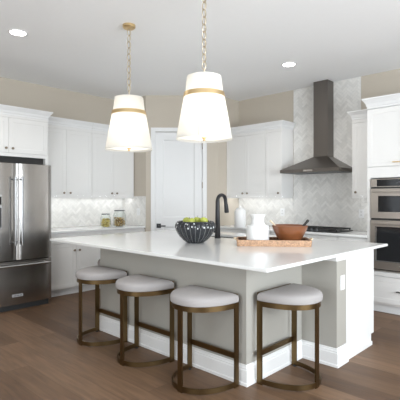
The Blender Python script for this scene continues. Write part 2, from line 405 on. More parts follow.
def upper(name, loc, rz, w, d, z0, z1, ztop, doors, label, left=False, right=False, rail=True, led=True, m='knob'):
    """doors: list of (x0,x1,knob x or None)"""
    t = thing(name, (loc[0], loc[1], z0), rz, label, 'cabinet', None)
    b = MB(); b.box(0, .022, .03, w, d, z1-z0-.001); b.build('body', M['cab'], t)
    for x0, x1, kx in doors: door(t, x0, .03, x1, z1-z0-.045, kx, .075, m=m)
    b = MB(); b.box(0, .004, z1-z0-.043, w, .021, z1-z0-.001); b.build('top_rail', M['cab'], t)
    if rail:
        b = MB(); b.box(0, .006, -.004, w, .022, .028)
        if right: b.box(w-.018, .022, -.004, w, d-.012, .028)
        b.build('light_rail', M['cab'], t)
    if led:
        b = MB(); b.box(.03, .10, .018, w-.03, .125, .0285); b.build('light_strip', M['led'], t)
    crown(t, w, d, z1-z0, ztop-z0, left, right)
    return t

# left wall uppers: local x -> world y
LU = X0+.33
upper('upper_cabinet', (LU, 2.70), R(90), .852, .325, 1.37, 2.42, 2.53, [(0, .425, .375), (.425, .852, .477)], 'white double door upper cabinet beside the refrigerator')
upper('upper_cabinet', (LU, 3.555), R(90), .800, .325, 1.37, 2.42, 2.53, [(0, .398, .350), (.398, .800, .447)], 'white double door upper cabinet above the pasta jars')
# right wall uppers
RU = W-.33
upper('upper_cabinet', (-4.578, RU), 0, .783, .325, 1.37, 2.42, 2.53, [(0, .40, .352), (.40, .783, .447)], 'white double door upper cabinet between pantry corner and hood')
upper('upper_cabinet', (-3.793, RU), 0, .293, .325, 1.37, 2.42, 2.53, [(0, .293, .245)], 'narrow single door upper cabinet edging the hood tiles', right=True)
upper('upper_cabinet', (-2.41, RU), 0, .315, .325, 1.37, 2.40, 2.51, [(0, .315, .055)], 'slim white upper cabinet between range hood and tall oven cabinet', left=True)

# cabinet around the refrigerator
FP = X0+.615
t = thing('refrigerator_cabinet', (FP, 1.60, 0), R(90), 'deep white cabinet bridging over the steel refrigerator', 'cabinet')
w = 1.098
b = MB(); b.box(0, .022, 1.90, w, .61, 2.42); b.build('body', M['cab'], t)
b = MB(); b.box(w-.038, 0, 0, w, .61, 1.899); b.build('side_panel', M['cab'], t)
b = MB(); b.box(0, 0, 0, .038, .61, 1.899); b.build('side_panel', M['cab'], t)
b = MB(); b.box(.04, .06, 1.82, w-.04, .08, 1.899); b.build('recess_shade', M['gap'], t)  # dark sheet stands in for the shade in the gap over the refrigerator
door(t, .005, 1.945, .575, 2.39, .535, 2.0); door(t, .575, 1.945, w-.005, 2.39, .618, 2.0)
b = MB(); b.box(0, .004, 1.90, w, .021, 1.943); b.build('bottom_rail', M['cab'], t)
b = MB(); b.box(0, .004, 2.392, w, .021, 2.42); b.build('top_rail', M['cab'], t)
crown(t, w, .61, 2.42, 2.53, False, True, rd=.225)

def base(name, loc, rz, w, d, label, fronts, zt=.882, toe=.075, m='knob', tz=.10):
    t = thing(name, (loc[0], loc[1], 0), rz, label, 'cabinet')
    b = MB(); b.box(0, .022, tz, w, d, zt); b.build('body', M['cab'], t)
    b = MB(); b.box(0, toe, 0, w, toe+.02, tz-.001); b.build('toe_kick', M['trim'], t)
    for kind, x0, z0, x1, z1, kx, kz in fronts:
        door(t, x0, z0, x1, z1, kx, kz, name=kind, stile=.05 if kind == 'door' else .03, m=m, pull=(kind == 'drawer'))
    return t
LB = X0+.61
base('base_cabinet', (LB, 2.70), R(90), .848, .60, 'white base cabinet with paired doors standing beside the refrigerator',
     [('drawer', 0, .735, .848, .862, .424, .80), ('door', 0, .11, .425, .73, .385, .63), ('door', .425, .11, .848, .73, .465, .63)])
base('base_cabinet', (LB, 3.552), R(90), .815, .60, 'white base cabinet below the glass jars',
     [('drawer', 0, .735, .815, .862, .407, .80), ('door', 0, .11, .408, .73, .368, .63), ('door', .408, .11, .815, .73, .447, .63)])
RB = W-.61
for x0, x1, lb in ((-4.577, -3.52, 'white base cabinet below the ceramic canister'), (-3.516, -2.482, 'white base cabinet carrying the gas cooktop'), (-2.478, -2.093, 'narrow white base cabinet between cooktop and tall oven cabinet')):
    w = x1-x0
    base('base_cabinet', (x0, RB), 0, w, .60, lb, [('drawer', 0, .66, w, .862, None, None), ('drawer', 0, .39, w, .655, w/2, .60), ('drawer', 0, .11, w, .385, w/2, .32)])

# worktops on the two walls
b = MB(); b.box(X0+.012, 2.70, .884, LB+.03, P1[1]-.012, .914, .003); o = b.build('countertop', M['quartz']); tag(o, 'white quartz worktop under the glass jars', 'countertop')
b = MB(); b.box(P2[0]+.002, RB-.03, .884, -2.094, W-.012, .914, .003); o = b.build('countertop', M['quartz']); tag(o, 'white quartz worktop holding the cooktop and canister', 'countertop')

# ---------------------------------------------------------------- tall oven cabinet and ovens
TX, TY, TW = -2.088, W-.63, .86
t = thing('oven_cabinet', (TX, TY, 0), 0, 'tall white cabinet built around the two wall ovens', 'cabinet')
b = MB()
b.box(0, .022, .10, .04, .625, 2.45); b.box(TW-.04, .022, .10, TW, .625, 2.45)
b.box(.04, .022, .10, TW-.04, .625, .495); b.box(.04, .022, 1.612, TW-.04, .625, 2.45); b.box(.04, .60, .495, TW-.04, .625, 1.612)
b.build('body', M['cabr'], t)
b = MB(); b.box(0, .003, .44, .035, .021, 1.74); b.box(TW-.035, .003, .44, TW, .021, 1.74); b.box(.035, .003, 1.616, TW-.035, .021, 1.74); b.box(.035, .003, .44, TW-.035, .021, .49)
b.build('oven_surround', M['cabr'], t)
door(t, 0, 1.745, TW/2, 2.44, TW/2-.06, 1.79, material='cabr', m='brass', pull=True); door(t, TW/2, 1.745, TW, 2.44, TW/2+.06, 1.79, material='cabr', m='brass', pull=True)
door(t, 0, .125, TW, .435, TW/2-.02, .28, name='drawer', stile=.055, m='black', pull=True, material='cabr')
b = MB(); b.box(0, .06, 0, TW, .08, .099); b.build('toe_kick', M['trim'], t)
crown(t, TW, .625, 2.45, 2.575, True, True, ld=.24)

OX = TX+.046; OW = .762
t = thing('microwave_oven', (OX, TY, 1.13), 0, 'steel built-in microwave oven above the larger wall oven', 'oven')
b = MB(); b.box(.02, .03, .01, OW-.02, .55, .465); b.build('body', M['gap'], t)
b = MB(); b.box(0, -.012, .372, .072, .026, .468, .002); b.box(OW-.072, -.012, .372, OW, .026, .468, .002); b.box(.072, -.012, .372, OW-.072, .026, .380); b.box(.072, -.012, .460, OW-.072, .026, .468)
b.build('control_fascia', M['ovensteel'], t)
b = MB(); b.box(.0725, -.010, .381, OW-.0725, .02, .459); p = b.build('display_panel', M['blackglass'], t)
M['glyph'] = mat('grey_display_marks', (.22, .22, .23), .4)
b = MB()
for k in range(12): b.box(.30+k*.022, -.0112, .413+.01*(k % 2), .312+k*.022, -.0102, .418+.01*(k % 2))
b.build('display_marks', M['glyph'], p)
b = MB(); # door frame round its window
for x0, z0, x1, z1 in ((0, .0, .09, .352), (OW-.09, 0, OW, .352), (.09, 0, OW-.09, .075), (.09, .265, OW-.09, .352)): b.box(x0, -.018, z0, x1, .026, z1)
d = b.build('oven_door', M['ovensteel'], t)
b = MB(); b.box(.091, -.013, .076, OW-.091, .02, .264); b.build('window', M['blackglass'], d)
b = MB(); b.box(.03, -.062, .308, OW-.03, -.042, .336, .005)
for x in (.06, OW-.06): b.box(x-.012, -.05, .312, x+.012, -.017, .332)
b.build('handle', M['ovensteel'], d)
b = MB(); b.box(.0, .0, .3535, OW, .026, .3705); b.build('door_gap', M['gap'], t)

t = thing('wall_oven', (OX, TY, .50), 0, 'large steel wall oven with black glass door below the microwave', 'oven')
b = MB(); b.box(.02, .03, .01, OW-.02, .55, .61); b.build('body', M['gap'], t)
b = MB()
for x0, z0, x1, z1 in ((0, .025, .055, .605), (OW-.055, .025, OW, .605), (.055, .025, OW-.055, .115), (.055, .53, OW-.055, .605)): b.box(x0, -.018, z0, x1, .026, z1)
d = b.build('oven_door', M['ovensteel'], t)
b = MB(); b.box(.056, -.020, .116, OW-.056, .02, .529); win = b.build('window', M['blackglass'], d)
b = MB()
for x0, z0, x1, z1 in ((.060, .12, .074, .525), (OW-.074, .12, OW-.06, .525), (.074, .12, OW-.074, .126)): b.box(x0, -.0225, z0, x1, -.0198, z1)
b.build('window_trim', M['handle'], win)
b = MB(); b.box(.03, -.066, .556, OW-.03, -.044, .588, .006)
for x in (.06, OW-.06): b.box(x-.012, -.05, .562, x+.012, -.017, .582)
b.build('handle', M['ovensteel'], d)
b = MB(); b.cyl((OW/2-.03, -.0175, .07), (OW/2-.03, -.022, .07), .02, 20); b.build('badge', M['handle'], d)
b = MB(); b.box(0, -.005, .0, OW, .026, .012); b.build('bottom_trim', M['ovensteel'], t)
b = MB(); b.box(0, .004, .0125, OW, .026, .0245); b.build('door_gap', M['gap'], t)
b = MB(); b.box(0, .004, .606, OW, .026, .6285); b.build('door_gap', M['gap'], t)

# ---------------------------------------------------------------- refrigerator (local x -> world y)
FW = .91
t = thing('refrigerator', (-5.16, 1.705, 0), R(90), 'stainless steel french door refrigerator with freezer drawer below', 'refrigerator')
b = MB(); b.box(.012, .075, .075, FW-.012, .85, 1.79); b.build('body', M['gap'], t)
b = MB(); b.box(.02, .06, 0, FW-.02, .84, .07); b.build('kick_plate', M['rubber'], t)
def curved_front(x0, x1, z0, z1, bulge, edge, cx=None, half=None, back=.07, n=22):
    rings = []; 
    for i in range(n+1):
        u = -1+2*i/n; x = x0+(x1-x0)*(u+1)/2
        y = bulge*(u*u)-bulge + (edge*(abs(u)**14))
        rings.append([(x, y, z0), (x, y, z1), (x, back, z1), (x, back, z0)])
    return rings
G = .004
for x0, x1 in ((0, FW/2-G/2), (FW/2+G/2, FW)):
    b = MB(); b.loft(curved_front(x0, x1, .615, 1.79, .008, .02)); d = b.build('door', M['steel'], t, smooth=True)
    hx = FW/2+(-.042 if x0 == 0 else .042)
    b = MB(); b.tube([(hx, -.072, .80), (hx, -.072, 1.63)], .0135, 14)
    for z in (.835, 1.595): b.cyl((hx, -.072, z), (hx, -.006, z), .009)
    b.build('handle', M['bar'], d, smooth=True)
    if x0 == 0:
        b = MB(); b.box(.03, -.026, 1.0, .275, -.008, 1.41, .004); fr = b.build('dispenser', M['handle'], d); fr['label'] = 'water and ice dispenser'
        b = MB(); b.box(.04, -.0285, 1.29, .265, -.0262, 1.385); b.build('display_panel', M['blackglass'], fr)
        b = MB(); b.box(.04, -.0285, 1.02, .265, -.0262, 1.255); b.build('dispenser_recess', M['black'], fr)
b = MB(); b.loft(curved_front(0, FW, .078, .605, .010, .02)); d = b.build('freezer_drawer', M['steel'], t, smooth=True)
b = MB(); b.tube([(.05, -.07, .555), (FW-.05, -.07, .555)], .0135, 14)
for x in (.09, FW-.09): b.cyl((x, -.07, .555), (x, -.004, .555), .009)
b.build('handle', M['handle'], d, smooth=True)
b = MB(); b.box(.395, -.0215, .172, .525, -.0165, .204, .001); b.mi = 1
for k in range(9): b.box(.409+k*.0115, -.0225, .181, .416+k*.0115, -.0212, .181+(.014 if k % 3 else .009))
b.build('badge', [M['badge'], M['lid']], d)

# ---------------------------------------------------------------- range hood and cooktop
HX, HY = -2.965, W-.010
t = thing('range_hood', (HX, HY, 1.73), 0, 'steel pyramid chimney hood on the herringbone tile', 'range hood')
hw, hd, cw, cd = .455, .49, .110, .18
b = MB(); b.box(-hw, -hd, 0, hw, 0, .045); b.build('rim', M['hsteel'], t)
b = MB(); b.loft([[(-hw+.003, -hd+.003, .0455), (hw-.003, -hd+.003, .0455), (hw-.003, 0, .0455), (-hw+.003, 0, .0455)], [(-cw+.025, -cd, .235), (cw+.025, -cd, .235), (cw+.025, 0, .235), (-cw+.025, 0, .235)]]); b.build('canopy', M['hsteel'], t)
b = MB(); b.box(-cw+.025, -cd, .2355, cw+.025, 0, CZ-1.731); b.build('chimney', M['hsteel'], t)
b = MB(); b.box(-.07, -hd-.003, .012, .07, -hd-.0005, .034); b.build('control_strip', M['handle'], t)
b = MB(); b.box(-hw+.03, -hd+.03, -.003, hw-.03, -.03, -.0005); b.build('filter_panel', M['lid'], t)

t = thing('cooktop', (-2.96, W-.33, .9145), 0, 'black gas cooktop set in the worktop under the hood', 'cooktop')
b = MB(); b.box(-.45, -.25, 0, .45, .25, .012, .003); b.build('base_plate', M['black'], t)
for k in range(3):
    x0 = -.44+k*.294; b = MB()
    for y in (-.20, .0, .20): b.box(x0, y-.006, .032, x0+.287, y+.006, .046)
    for x in (x0+.006, x0+.1, x0+.187, x0+.281): b.box(x-.006, -.21, .032, x+.006, .21, .0455)
    for x in (x0+.006, x0+.281):
        for y in (-.20, .20): b.box(x-.007, y-.007, .0125, x+.007, y+.007, .033)
    b.build('grate', M['iron'], t)
for x, y in ((-.3, -.08), (-.3, .13), (0, .03), (.3, -.08), (.3, .13)):
    b = MB(); b.lathe([(.045, .0125), (.045, .020), (.03, .021), (.03, .028)], 20, (x, y, 0), True, True); b.build('burner', M['iron'], t, smooth=True)
for k in range(5):
    b = MB(); b.lathe([(.02, .0125), (.018, .038), (.014, .040)], 16, (-.16+k*.08, -.222, 0), True, True); b.build('knob', M['lid'], t, smooth=True)

# ---------------------------------------------------------------- island
IX0, IX1, IY0, IYW, IY1 = -3.80, -1.89, 2.46, 3.24, 4.02      # base box, wing plane, back
WX = .32
t = thing('kitchen_island', ((IX0+IX1)/2, 3.3, 0), 0, 'greige panelled kitchen island with white end columns and tall baseboard', 'island')
cx, cy = (IX0+IX1)/2, 3.3
def I(x, y): return (x-cx, y-cy)
b = MB(); x0, y0 = I(IX0, IY0); x1, y1 = I(IX1, IYW); b.box(x0, y0, 0, x1, y1, .889); b.build('body', M['island'], t)
CD = .175
b = MB(); x0, y0 = I(IX0-WX, IYW); x1, y1 = I(IX1+WX, IYW+CD); b.box(x0, y0, 0, x1, y1, .889); b.build('wing_panel', M['island'], t)
for s in (0, 1):
    xa, xb = (IX1+.001, IX1+WX+.0005) if s else (IX0-WX-.0005, IX0-.001)
    b = MB(); x0, y0 = I(xa, IYW-.0005); x1, y1 = I(xb, IYW+CD)
    l_, r_ = (0, 1) if s else (1, 0)
    b.box(x0-.012*l_, y0-.012, .869, x1+.004*r_, y1, .889); b.box(x0-.006*l_, y0-.006, .855, x1+.002*r_, y1, .869)
    b.build('top_trim', M['trim'], t)
    xc, xd = (IX1+WX-.05, IX1+WX-.008) if s else (IX0-WX+.008, IX0-WX+.05)
    b = MB(); x0, y0 = I(xc, IYW+CD+.002); x1, y1 = I(xd, IY1-.06); b.box(x0, y0, 0, x1, y1, .889); x1, y1 = I(xd, IY1); b.box(x0, y1-.0605, .10, x1, y1, .889); q0 = (x1+.0004, x1+.012) if s else (x0-.012, x0-.0004); b.box(q0[0], y0, 0, q0[1], y1-.061, .035)
    b.build('end_panel', M['trim'], t)
b = MB(); x0, y0 = I(IX0-WX+.062, IYW+CD+.002); x1, y1 = I(-3.62, IY1-.02); b.box(x0, y0, .10, x1, y1, .889)
x0, y0 = I(-2.70, IYW+CD+.002); x1, y1 = I(IX1+WX-.062, IY1-.02); b.box(x0, y0, .10, x1, y1, .889)
x0, y0 = I(-3.619, IYW+CD+.002); x1, y1 = I(-2.701, IY1-.02); b.box(x0, y0, .10, x1, y1, .60)
x0, y0 = I(IX0-WX+.07, IY1-.09); x1, y1 = I(IX1+WX-.07, IY1-.07); b.box(x0, y0, 0, x1, y1, .099)
b.build('cabinet_run', M['trim'], t)
# baseboard: stepped profile following the faces
def baseboard(b, pts, out):
    """pts: polyline in island coordinates, out=+1 offsets to the line's right-hand side"""
    prof = ((.0, 0), (.022, 0), (.022, .02), (.016, .026), (.016, .112), (.012, .118), (.012, .128), (.007, .134), (.004, .150), (0, .150))
    P = [Vector(p) for p in pts]; nn = []
    for i in range(len(P)-1):
        d_ = (P[i+1]-P[i]).normalized(); nn.append(Vector((d_.y, -d_.x)))
    rings = []
    for i, p in enumerate(P):
        if i == 0: m_ = nn[0]
        elif i == len(P)-1: m_ = nn[-1]
        else: m_ = (nn[i-1]+nn[i]); m_ = m_/(m_.dot(nn[i]))
        rings.append([(p.x+m_.x*o_, p.y+m_.y*o_, z) for o_, z in prof])
    b.loft(rings)
b = MB()
e_ = .0006
pl = [I(IX0-WX-e_, IYW+CD), I(IX0-WX-e_, IYW-.004-e_), I(IX0-e_, IYW-.004-e_), I(IX0-e_, IY0-e_), I(IX1+e_, IY0-e_), I(IX1+e_, IYW-.004-e_), I(IX1+WX+e_, IYW-.004-e_), I(IX1+WX+e_, IYW+CD)]
baseboard(b, pl, 1)
b.build('baseboard', M['trim'], t)

# island worktop with an opening for the sink
CXa, CXb, CYa, CYb = -4.50, -1.562, 2.25, 4.34
SK = (-3.58, 3.70, -2.74, 3.98)
b = MB()
xs = [CXa, SK[0], SK[2], CXb]; ys = [CYa, SK[1], SK[3], CYb]
tb = bmesh.new(); vt = {}
for zi, z in enumerate((.890, .914)):
    for i, x in enumerate(xs):
        for j, y in enumerate(ys): vt[i, j, zi] = tb.verts.new((x, y, z))
for i in range(3):
    for j in range(3):
        if (i, j) == (1, 1): continue
        tb.faces.new([vt[i, j, 1], vt[i+1, j, 1], vt[i+1, j+1, 1], vt[i, j+1, 1]])
        tb.faces.new([vt[i, j, 0], vt[i, j+1, 0], vt[i+1, j+1, 0], vt[i+1, j, 0]])
def side(a, c): tb.faces.new([vt[*a, 0], vt[*c, 0], vt[*c, 1], vt[*a, 1]])
for k in range(3):
    side((k, 0), (k+1, 0)); side((k+1, 3), (k, 3)); side((3, k), (3, k+1)); side((0, k+1), (0, k))
side((1, 1), (1, 2)); side((1, 2), (2, 2)); side((2, 2), (2, 1)); side((2, 1), (1, 1))
bmesh.ops.recalc_face_normals(tb, faces=tb.faces)
ed = [e for e in tb.edges if e.calc_face_angle(0) > 1]
bmesh.ops.bevel(tb, geom=ed, offset=.004, segments=2, affect='EDGES')
b.merge(tb)
o = b.build('island_countertop', M['quartz']); tag(o, 'large white quartz island worktop with overhang for the stools', 'countertop')
b = MB(); x0, y0, x1, y1 = SK
b.box(x0-.008, y0-.008, .66, x1+.008, y1+.008, .668)
b.box(x0-.008, y0-.008, .668, x0, y1+.008, .8895); b.box(x1, y0-.008, .668, x1+.008, y1+.008, .8895); b.box(x0, y0-.008, .668, x1, y0, .8895); b.box(x0, y1, .668, x1, y1+.008, .8895)
o = b.build('sink', M['handle']); tag(o, 'undermount steel sink sunk in the island behind the faucet', 'sink')

# faucet: gooseneck with pull-down spout
t = thing('faucet', (-3.175, 3.60, .9145), R(90), 'tall matte black gooseneck kitchen faucet beside the fruit bowl', 'faucet')
b = MB(); b.lathe([(.036, 0), (.036, .006), (.033, .01), (.032, .02), (.028, .17)], 24, cap0=True, cap1=True); b.build('base', M['black'], t, smooth=True)
path = [(0, 0, .165), (0, 0, .42)]+[(.07-.07*math.cos(a), 0, .42+.07*math.sin(a)) for a in [PI*k/14 for k in range(1, 14)]]+[(.142, 0, .40), (.147, 0, .37)]
b = MB(); b.tube(path, [.028, .024]+[.021]*(len(path)-2), 14); b.build('spout', M['black'], t, smooth=True)
b = MB(); b.tube([(.146, 0, .385), (.148, 0, .37), (.160, 0, .30), (.162, 0, .285)], [.021, .0235, .027, .025], 16); b.build('spray_head', M['black'], t, smooth=True)
b = MB(); b.cyl((0, .02, .07), (0, .045, .07), .014); b.tube([(0, .04, .07), (-.03, .055, .09), (-.07, .06, .11)], [.008, .007, .006], 10); b.build('lever', M['black'], t, smooth=True)

# ---------------------------------------------------------------- bar stools (straight back edge at local y=0 towards the island, rounded side at -y)
def dcurve(hw, dep, n=26, y0=0, p=2.2):
    pts = []
    for i in range(n+1):
        a = PI*i/n
        c, s = math.cos(a), math.sin(a)
        pts.append((-hw*math.copysign(abs(c)**(2/p), c), y0-dep*abs(s)**(2/p)))
    return pts
def make_stool():
    t = thing('bar_stool', (0, 0, 0), 0, 'x', 'stool', 'bar stools around the island')
    hw, dp = .24, .35
    b = MB(); b.band(dcurve(hw, dp), .010, .008, .045); b.build('foot_ring', M['bronze'], t, smooth=True)
    b = MB(); pts = dcurve(hw, dp); b.band(pts+[(hw-.0001, 0)], .010, .575, .612)
    b.box(-hw, -.005, .575, hw, .005, .612); b.box(-hw, -.05, .600, hw, -.006, .608); b.build('seat_frame', M['bronze'], t, smooth=True)
    for x in (-hw, hw):
        b = MB(); b.box(x-.005, -.040, .0, x+.005, .006, .612) ; b.build('leg', M['bronze'], t)
    b = MB(); b.box(-.022, -dp-.006, .0, .022, -dp+.006, .612); b.build('leg', M['bronze'], t)
    b = MB(); b.box(-hw+.005, -.004, .195, hw-.005, .006, .235); b.build('stretcher', M['bronze'], t)
    b = MB(); b.box(-hw+.01, .008, .60, hw-.01, .014, .670, .002); b.box(-hw+.02, .004, .60, hw-.02, .0085, .612); b.build('back_rail', M['bronze'], t)
    for x, y in ((-hw, -.025), (hw, -.025), (0, -dp)):
        b = MB(); b.lathe([(.010, -.0005), (.012, .0), (.012, .0079)], 12, (x*.955, y+(.018 if y < -.1 else 0), 0), True, True); b.build('foot_pad', M['rubber'], t)
    # cushion: domed D-shaped pad
    rings = []
    base_ = dcurve(hw+.010, dp+.008, 40, y0=-.004, p=2.3)
    cy_ = -.17
    def ring(k, z):
        return [(x*k, cy_+(y-cy_)*k, z) for x, y in base_]
    for k, z in ((.97, .613), (.995, .617), (1.008, .630), (1.005, .648), (.985, .662), (.94, .672), (.84, .680), (.65, .686), (.4, .689), (.15, .690)): rings.append(ring(k, z))
    b = MB(); b.loft(rings); b.build('cushion', M['fabric'], t, smooth=True)
    return t
stool = make_stool()
spots = [((-2.165, 2.405), 0, 'round-fronted bar stool at the island corner, on its long side'),
         ((-2.855, 2.405), 0, 'middle of the three bar stools along the island front'),
         ((-3.53, 2.42), 0, 'bar stool along the island front closest to the refrigerator'),
         ((-1.850, 2.785), R(90), 'bar stool tucked under the short island end facing the ovens'),
         ((-3.855, 2.82), R(-90), 'bar stool mostly hidden behind the island end facing the refrigerator')]
for i, ((x, y), rz, lb) in enumerate(spots):
    s = stool if i == 0 else copy_tree(stool)
    s.location = (x, y, 0); s.rotation_euler = (0, 0, rz); s['label'] = lb

# ---------------------------------------------------------------- pendants
def pendant(x, y, zb, label, seam=False):
    t = thing('pendant_light', (x, y, CZ), 0, label, 'pendant light', 'brass banded pendants over the island')
    zb = zb-CZ
    b = MB(); b.lathe([(.002, -.036), (.052, -.034), (.062, -.024), (.062, -.001)], 28, cap0=True, cap1=True); b.build('ceiling_canopy', M['brass'], t, smooth=True)
    zt = zb+.505
    b = MB(); z = -.04; k = 0; L_ = .064
    while z-L_ > zt+.03:
        q = []
        for i in range(14):
            a = 2*PI*i/14; u = .0205*math.cos(a); v = z-L_/2+(.0345)*math.sin(a)
            q.append((u, 0, v) if k % 2 else (0, u, v))
        tmp = MB(); tmp.tube(q, .0042, 6, closed=True); b.merge(tmp.bm)
        z -= L_-.004; k += 1
    b.cyl((.004, .004, -.03), (.004, .004, zt+.002), .0022, 6)
    b.cyl((0, 0, z+.004), (0, 0, zt-.01), .006, 8)
    b.build('chain', M['chain'], t, smooth=True)
    zm = zb+.355
    b = MB(); b.lathe([(.226, zb), (.2265, zb+.004), (.163, zm), (.161, zm), (.2245, zb+.004), (.226, zb)], 48)
    b.lathe([(.222, zb+.018), (.01, zb+.018)], 48)
    lower = b.build('lamp_shade', M['shade'], t, smooth=True)
    if seam:
        b = MB(); a = R(-58); da = .011; rr = [(.2272, zb+.004), (.164, zm-.018)]
        b.loft([[(r*math.cos(a-da), r*math.sin(a-da), z), (r*math.cos(a+da), r*math.sin(a+da), z), ((r+.0015)*math.cos(a+da), (r+.0015)*math.sin(a+da), z), ((r+.0015)*math.cos(a-da), (r+.0015)*math.sin(a-da), z)] for r, z in rr]); b.build('seam', M['seam'], lower)
    b = MB(); b.lathe([(.156, zm+.002), (.138, zt), (.136, zt), (.154, zm+.002)], 48); b.lathe([(.137, zt-.006), (.008, zt-.006)], 48); b.build('upper_shade', M['shade'], t, smooth=True)
    b = MB(); b.lathe([(.166, zm-.018), (.170, zm-.018), (.165, zm+.018), (.156, zm+.018)], 48); b.build('band', M['brass'], t, smooth=True)
    b = MB(); b.lathe([(.002, zb-.012), (.012, zb-.010), (.006, zb+.004), (.022, zb+.010), (.022, zb+.016), (.002, zb+.017)], 16); b.build('finial', M['brass'], t, smooth=True)
    l = bpy.data.lights.new('bulb', 'POINT'); l.energy = 2.2; l.shadow_soft_size = .05; l.color = (1, .97, .92)
    o = bpy.data.objects.new('bulb', l); C.objects.link(o); o.parent = t; o.location = (0, 0, zb+.22)
    return t
pendant(-3.336, 2.482, 1.838, 'white shade brass pendant hanging toward the jar wall')
pendant(-2.33, 2.478, 1.842, 'white shade brass pendant hanging above the faucet end of the worktop', True)

# recessed downlights
for x, y, lb in ((-4.298, 1.813, 'round recessed downlight in the ceiling over the refrigerator aisle'), (-2.863, 4.601, 'round recessed downlight in the ceiling before the range hood')):
    t = thing('downlight', (x, y, CZ), 0, lb, 'ceiling light', 'recessed ceiling downlights')
    b = MB(); b.lathe([(.096, -.0005), (.096, -.005), (.076, -.007), (.074, -.001)], 32); b.build('trim_ring', M['trim'], t, smooth=True)
    b = MB(); b.lathe([(.074, -.003), (.002, -.003)], 32); b.build('lens', M['lamp'], t)
    l = bpy.data.lights.new('downlight_lamp', 'AREA'); l.shape = 'DISK'; l.size = .14; l.energy = 5; l.color = (1, .97, .93); l.spread = R(140)
    o = bpy.data.objects.new('downlight_lamp', l); C.objects.link(o); o.parent = t; o.location = (0, 0, -.012)

# ---------------------------------------------------------------- things on the worktops
CT = .9145
# fruit bowl
BX, BY = -3.02, 3.08
t = thing('fruit_bowl', (BX, BY, CT), 0, 'charcoal fluted bowl with white spotted rim holding green apples', 'bowl')
NR = 24
def flute(a, r, z):
    if z > .215 or z < .004: return 1
    u = (a*NR/(2*PI)) % 1; return 1-.05*math.exp(-((min(u, 1-u))/.10)**2)
prof = [(.085, 0), (.092, .004), (.126, .03), (.158, .063), (.184, .10), (.201, .135), (.208, .16), (.207, .182), (.198, .204), (.184, .218), (.174, .220), (.170, .214), (.184, .197), (.191, .175), (.190, .15), (.172, .11), (.140, .06), (.11, .03), (.02, .022)]
b = MB(); N_ = NR*14; rings = []
for i, (r, z) in enumerate(prof):
    rings.append([(r*(flute(a, r, z) if i < 10 else 1)*math.cos(a), r*(flute(a, r, z) if i < 10 else 1)*math.sin(a), z) for a in [2*PI*k/N_ for k in range(N_)]])
b.loft(rings)
for f in b.bm.faces:
    c_ = f.calc_center_median(); 
    u = ((math.atan2(c_.y, c_.x)*NR/(2*PI)) % 1)
    if min(u, 1-u) < .08 and c_.z < .150 and math.hypot(c_.x, c_.y) > .09 + .0 and f.normal.length >= 0:
        rr = math.hypot(c_.x, c_.y)
        # only the outer shell
        zz = c_.z; outer = .085+(.208-.085)*min(1, zz/.16)**.62
        if rr > outer-.02: f.material_index = 1
b.build('bowl_body', [M['bowl'], M['bowlline']], t, smooth=True)
def apple_mesh(r):
    b = MB(); pr = []
    for i in range(13):
        a = -PI/2+PI*i/12; rr = r*math.cos(a); z = r*.92*math.sin(a)
        z -= .25*r*math.exp(-(rr/(.28*r))**2)*(1 if z > 0 else -.5)
        pr.append((max(rr*(1+.06*math.sin(a)), .0008), z))
    b.lathe(pr, 20, cap0=True, cap1=True); return b
ap = thing('apple', (0, 0, 0), 0, 'x', 'apple', 'green apples in the fluted bowl')
apple_mesh(.043).build('flesh', M['apple'], ap, smooth=True)
b = MB(); b.tube([(0, 0, .026), (.002, 0, .04), (.006, 0, .05)], .0016, 6); b.build('stem', M['stem'], ap)
pos = [(.088*math.cos(a), .088*math.sin(a), .125) for a in [2*PI*k/6+.2 for k in range(6)]]+[(0, 0, .067)]
pos += [(-.078, -.045, .218), (.005, -.065, .215), (.074, .05, .222), (-.02, .05, .222)]
# order the top layer along the camera's view: rim-side names stay findable
labs = ['green apple buried in the lower layer of the fluted bowl']*7+['mottled green apple heaped at the door-handle side of the fluted bowl', 'green apple at the front of the heap in the bowl', 'green apple on the faucet side of the bowl heap', 'green apple at the back of the bowl heap']
for i, p in enumerate(pos):
    s = ap if i == 0 else copy_tree(ap)
    s.location = (BX+p[0], BY+p[1], CT+p[2]); s.rotation_euler = (R(random.uniform(-25, 25)), R(random.uniform(-25, 25)), random.uniform(0, 6)); s['label'] = labs[i]

# woven tray, local x along its long side
TRX, TRY, TA = -2.345, 3.475, R(38)
ca, sa = math.cos(TA), math.sin(TA)
def on_tray(u, v): return (TRX+u*ca-v*sa, TRY+u*sa+v*ca)
t = thing('tray', (TRX, TRY, CT), TA, 'shallow woven rattan tray holding jar and wooden bowl', 'tray')
tw, td = .345, .175
b = MB(); b.box(-tw+.012, -td+.012, 0, tw-.012, td-.012, .01); b.build('tray_base', M['rattan_dark'], t)
b = MB()
def tray_ring(off, z):
    r_ = .03; a_, c_ = tw+off, td+off; q = []
    for (sx, sy, st) in ((1, 1, 0), (-1, 1, 90), (-1, -1, 180), (1, -1, 270)):
        for k in range(5):
            an = R(st+k*22.5); q.append((sx*(a_-r_)+r_*math.cos(an), sy*(c_-r_)+r_*math.sin(an), z))
    return q
b.loft([tray_ring(*p) for p in ((-.012, 0), (.002, 0), (.008, .055), (.002, .060), (-.004, .057))], cap0=False, cap1=False); b.build('tray_rim', M['rattan'], t)
b = MB(); b.loft([tray_ring(*p) for p in ((-.0045, .0565), (-.010, .05), (-.014, .0105), (-.013, .0))], cap0=False, cap1=False); b.build('tray_lining', M['rattan_dark'], t)
for s in (-1, 1):
    b = MB(); b.tube([(s*(tw+.004), -.055, .045), (s*(tw+.025), -.045, .058), (s*(tw+.03), 0, .063), (s*(tw+.025), .045, .058), (s*(tw+.004), .055, .045)], .008, 8); b.build('handle', M['pale_wood'], t, smooth=True)
x, y = on_tray(-.145, 0)
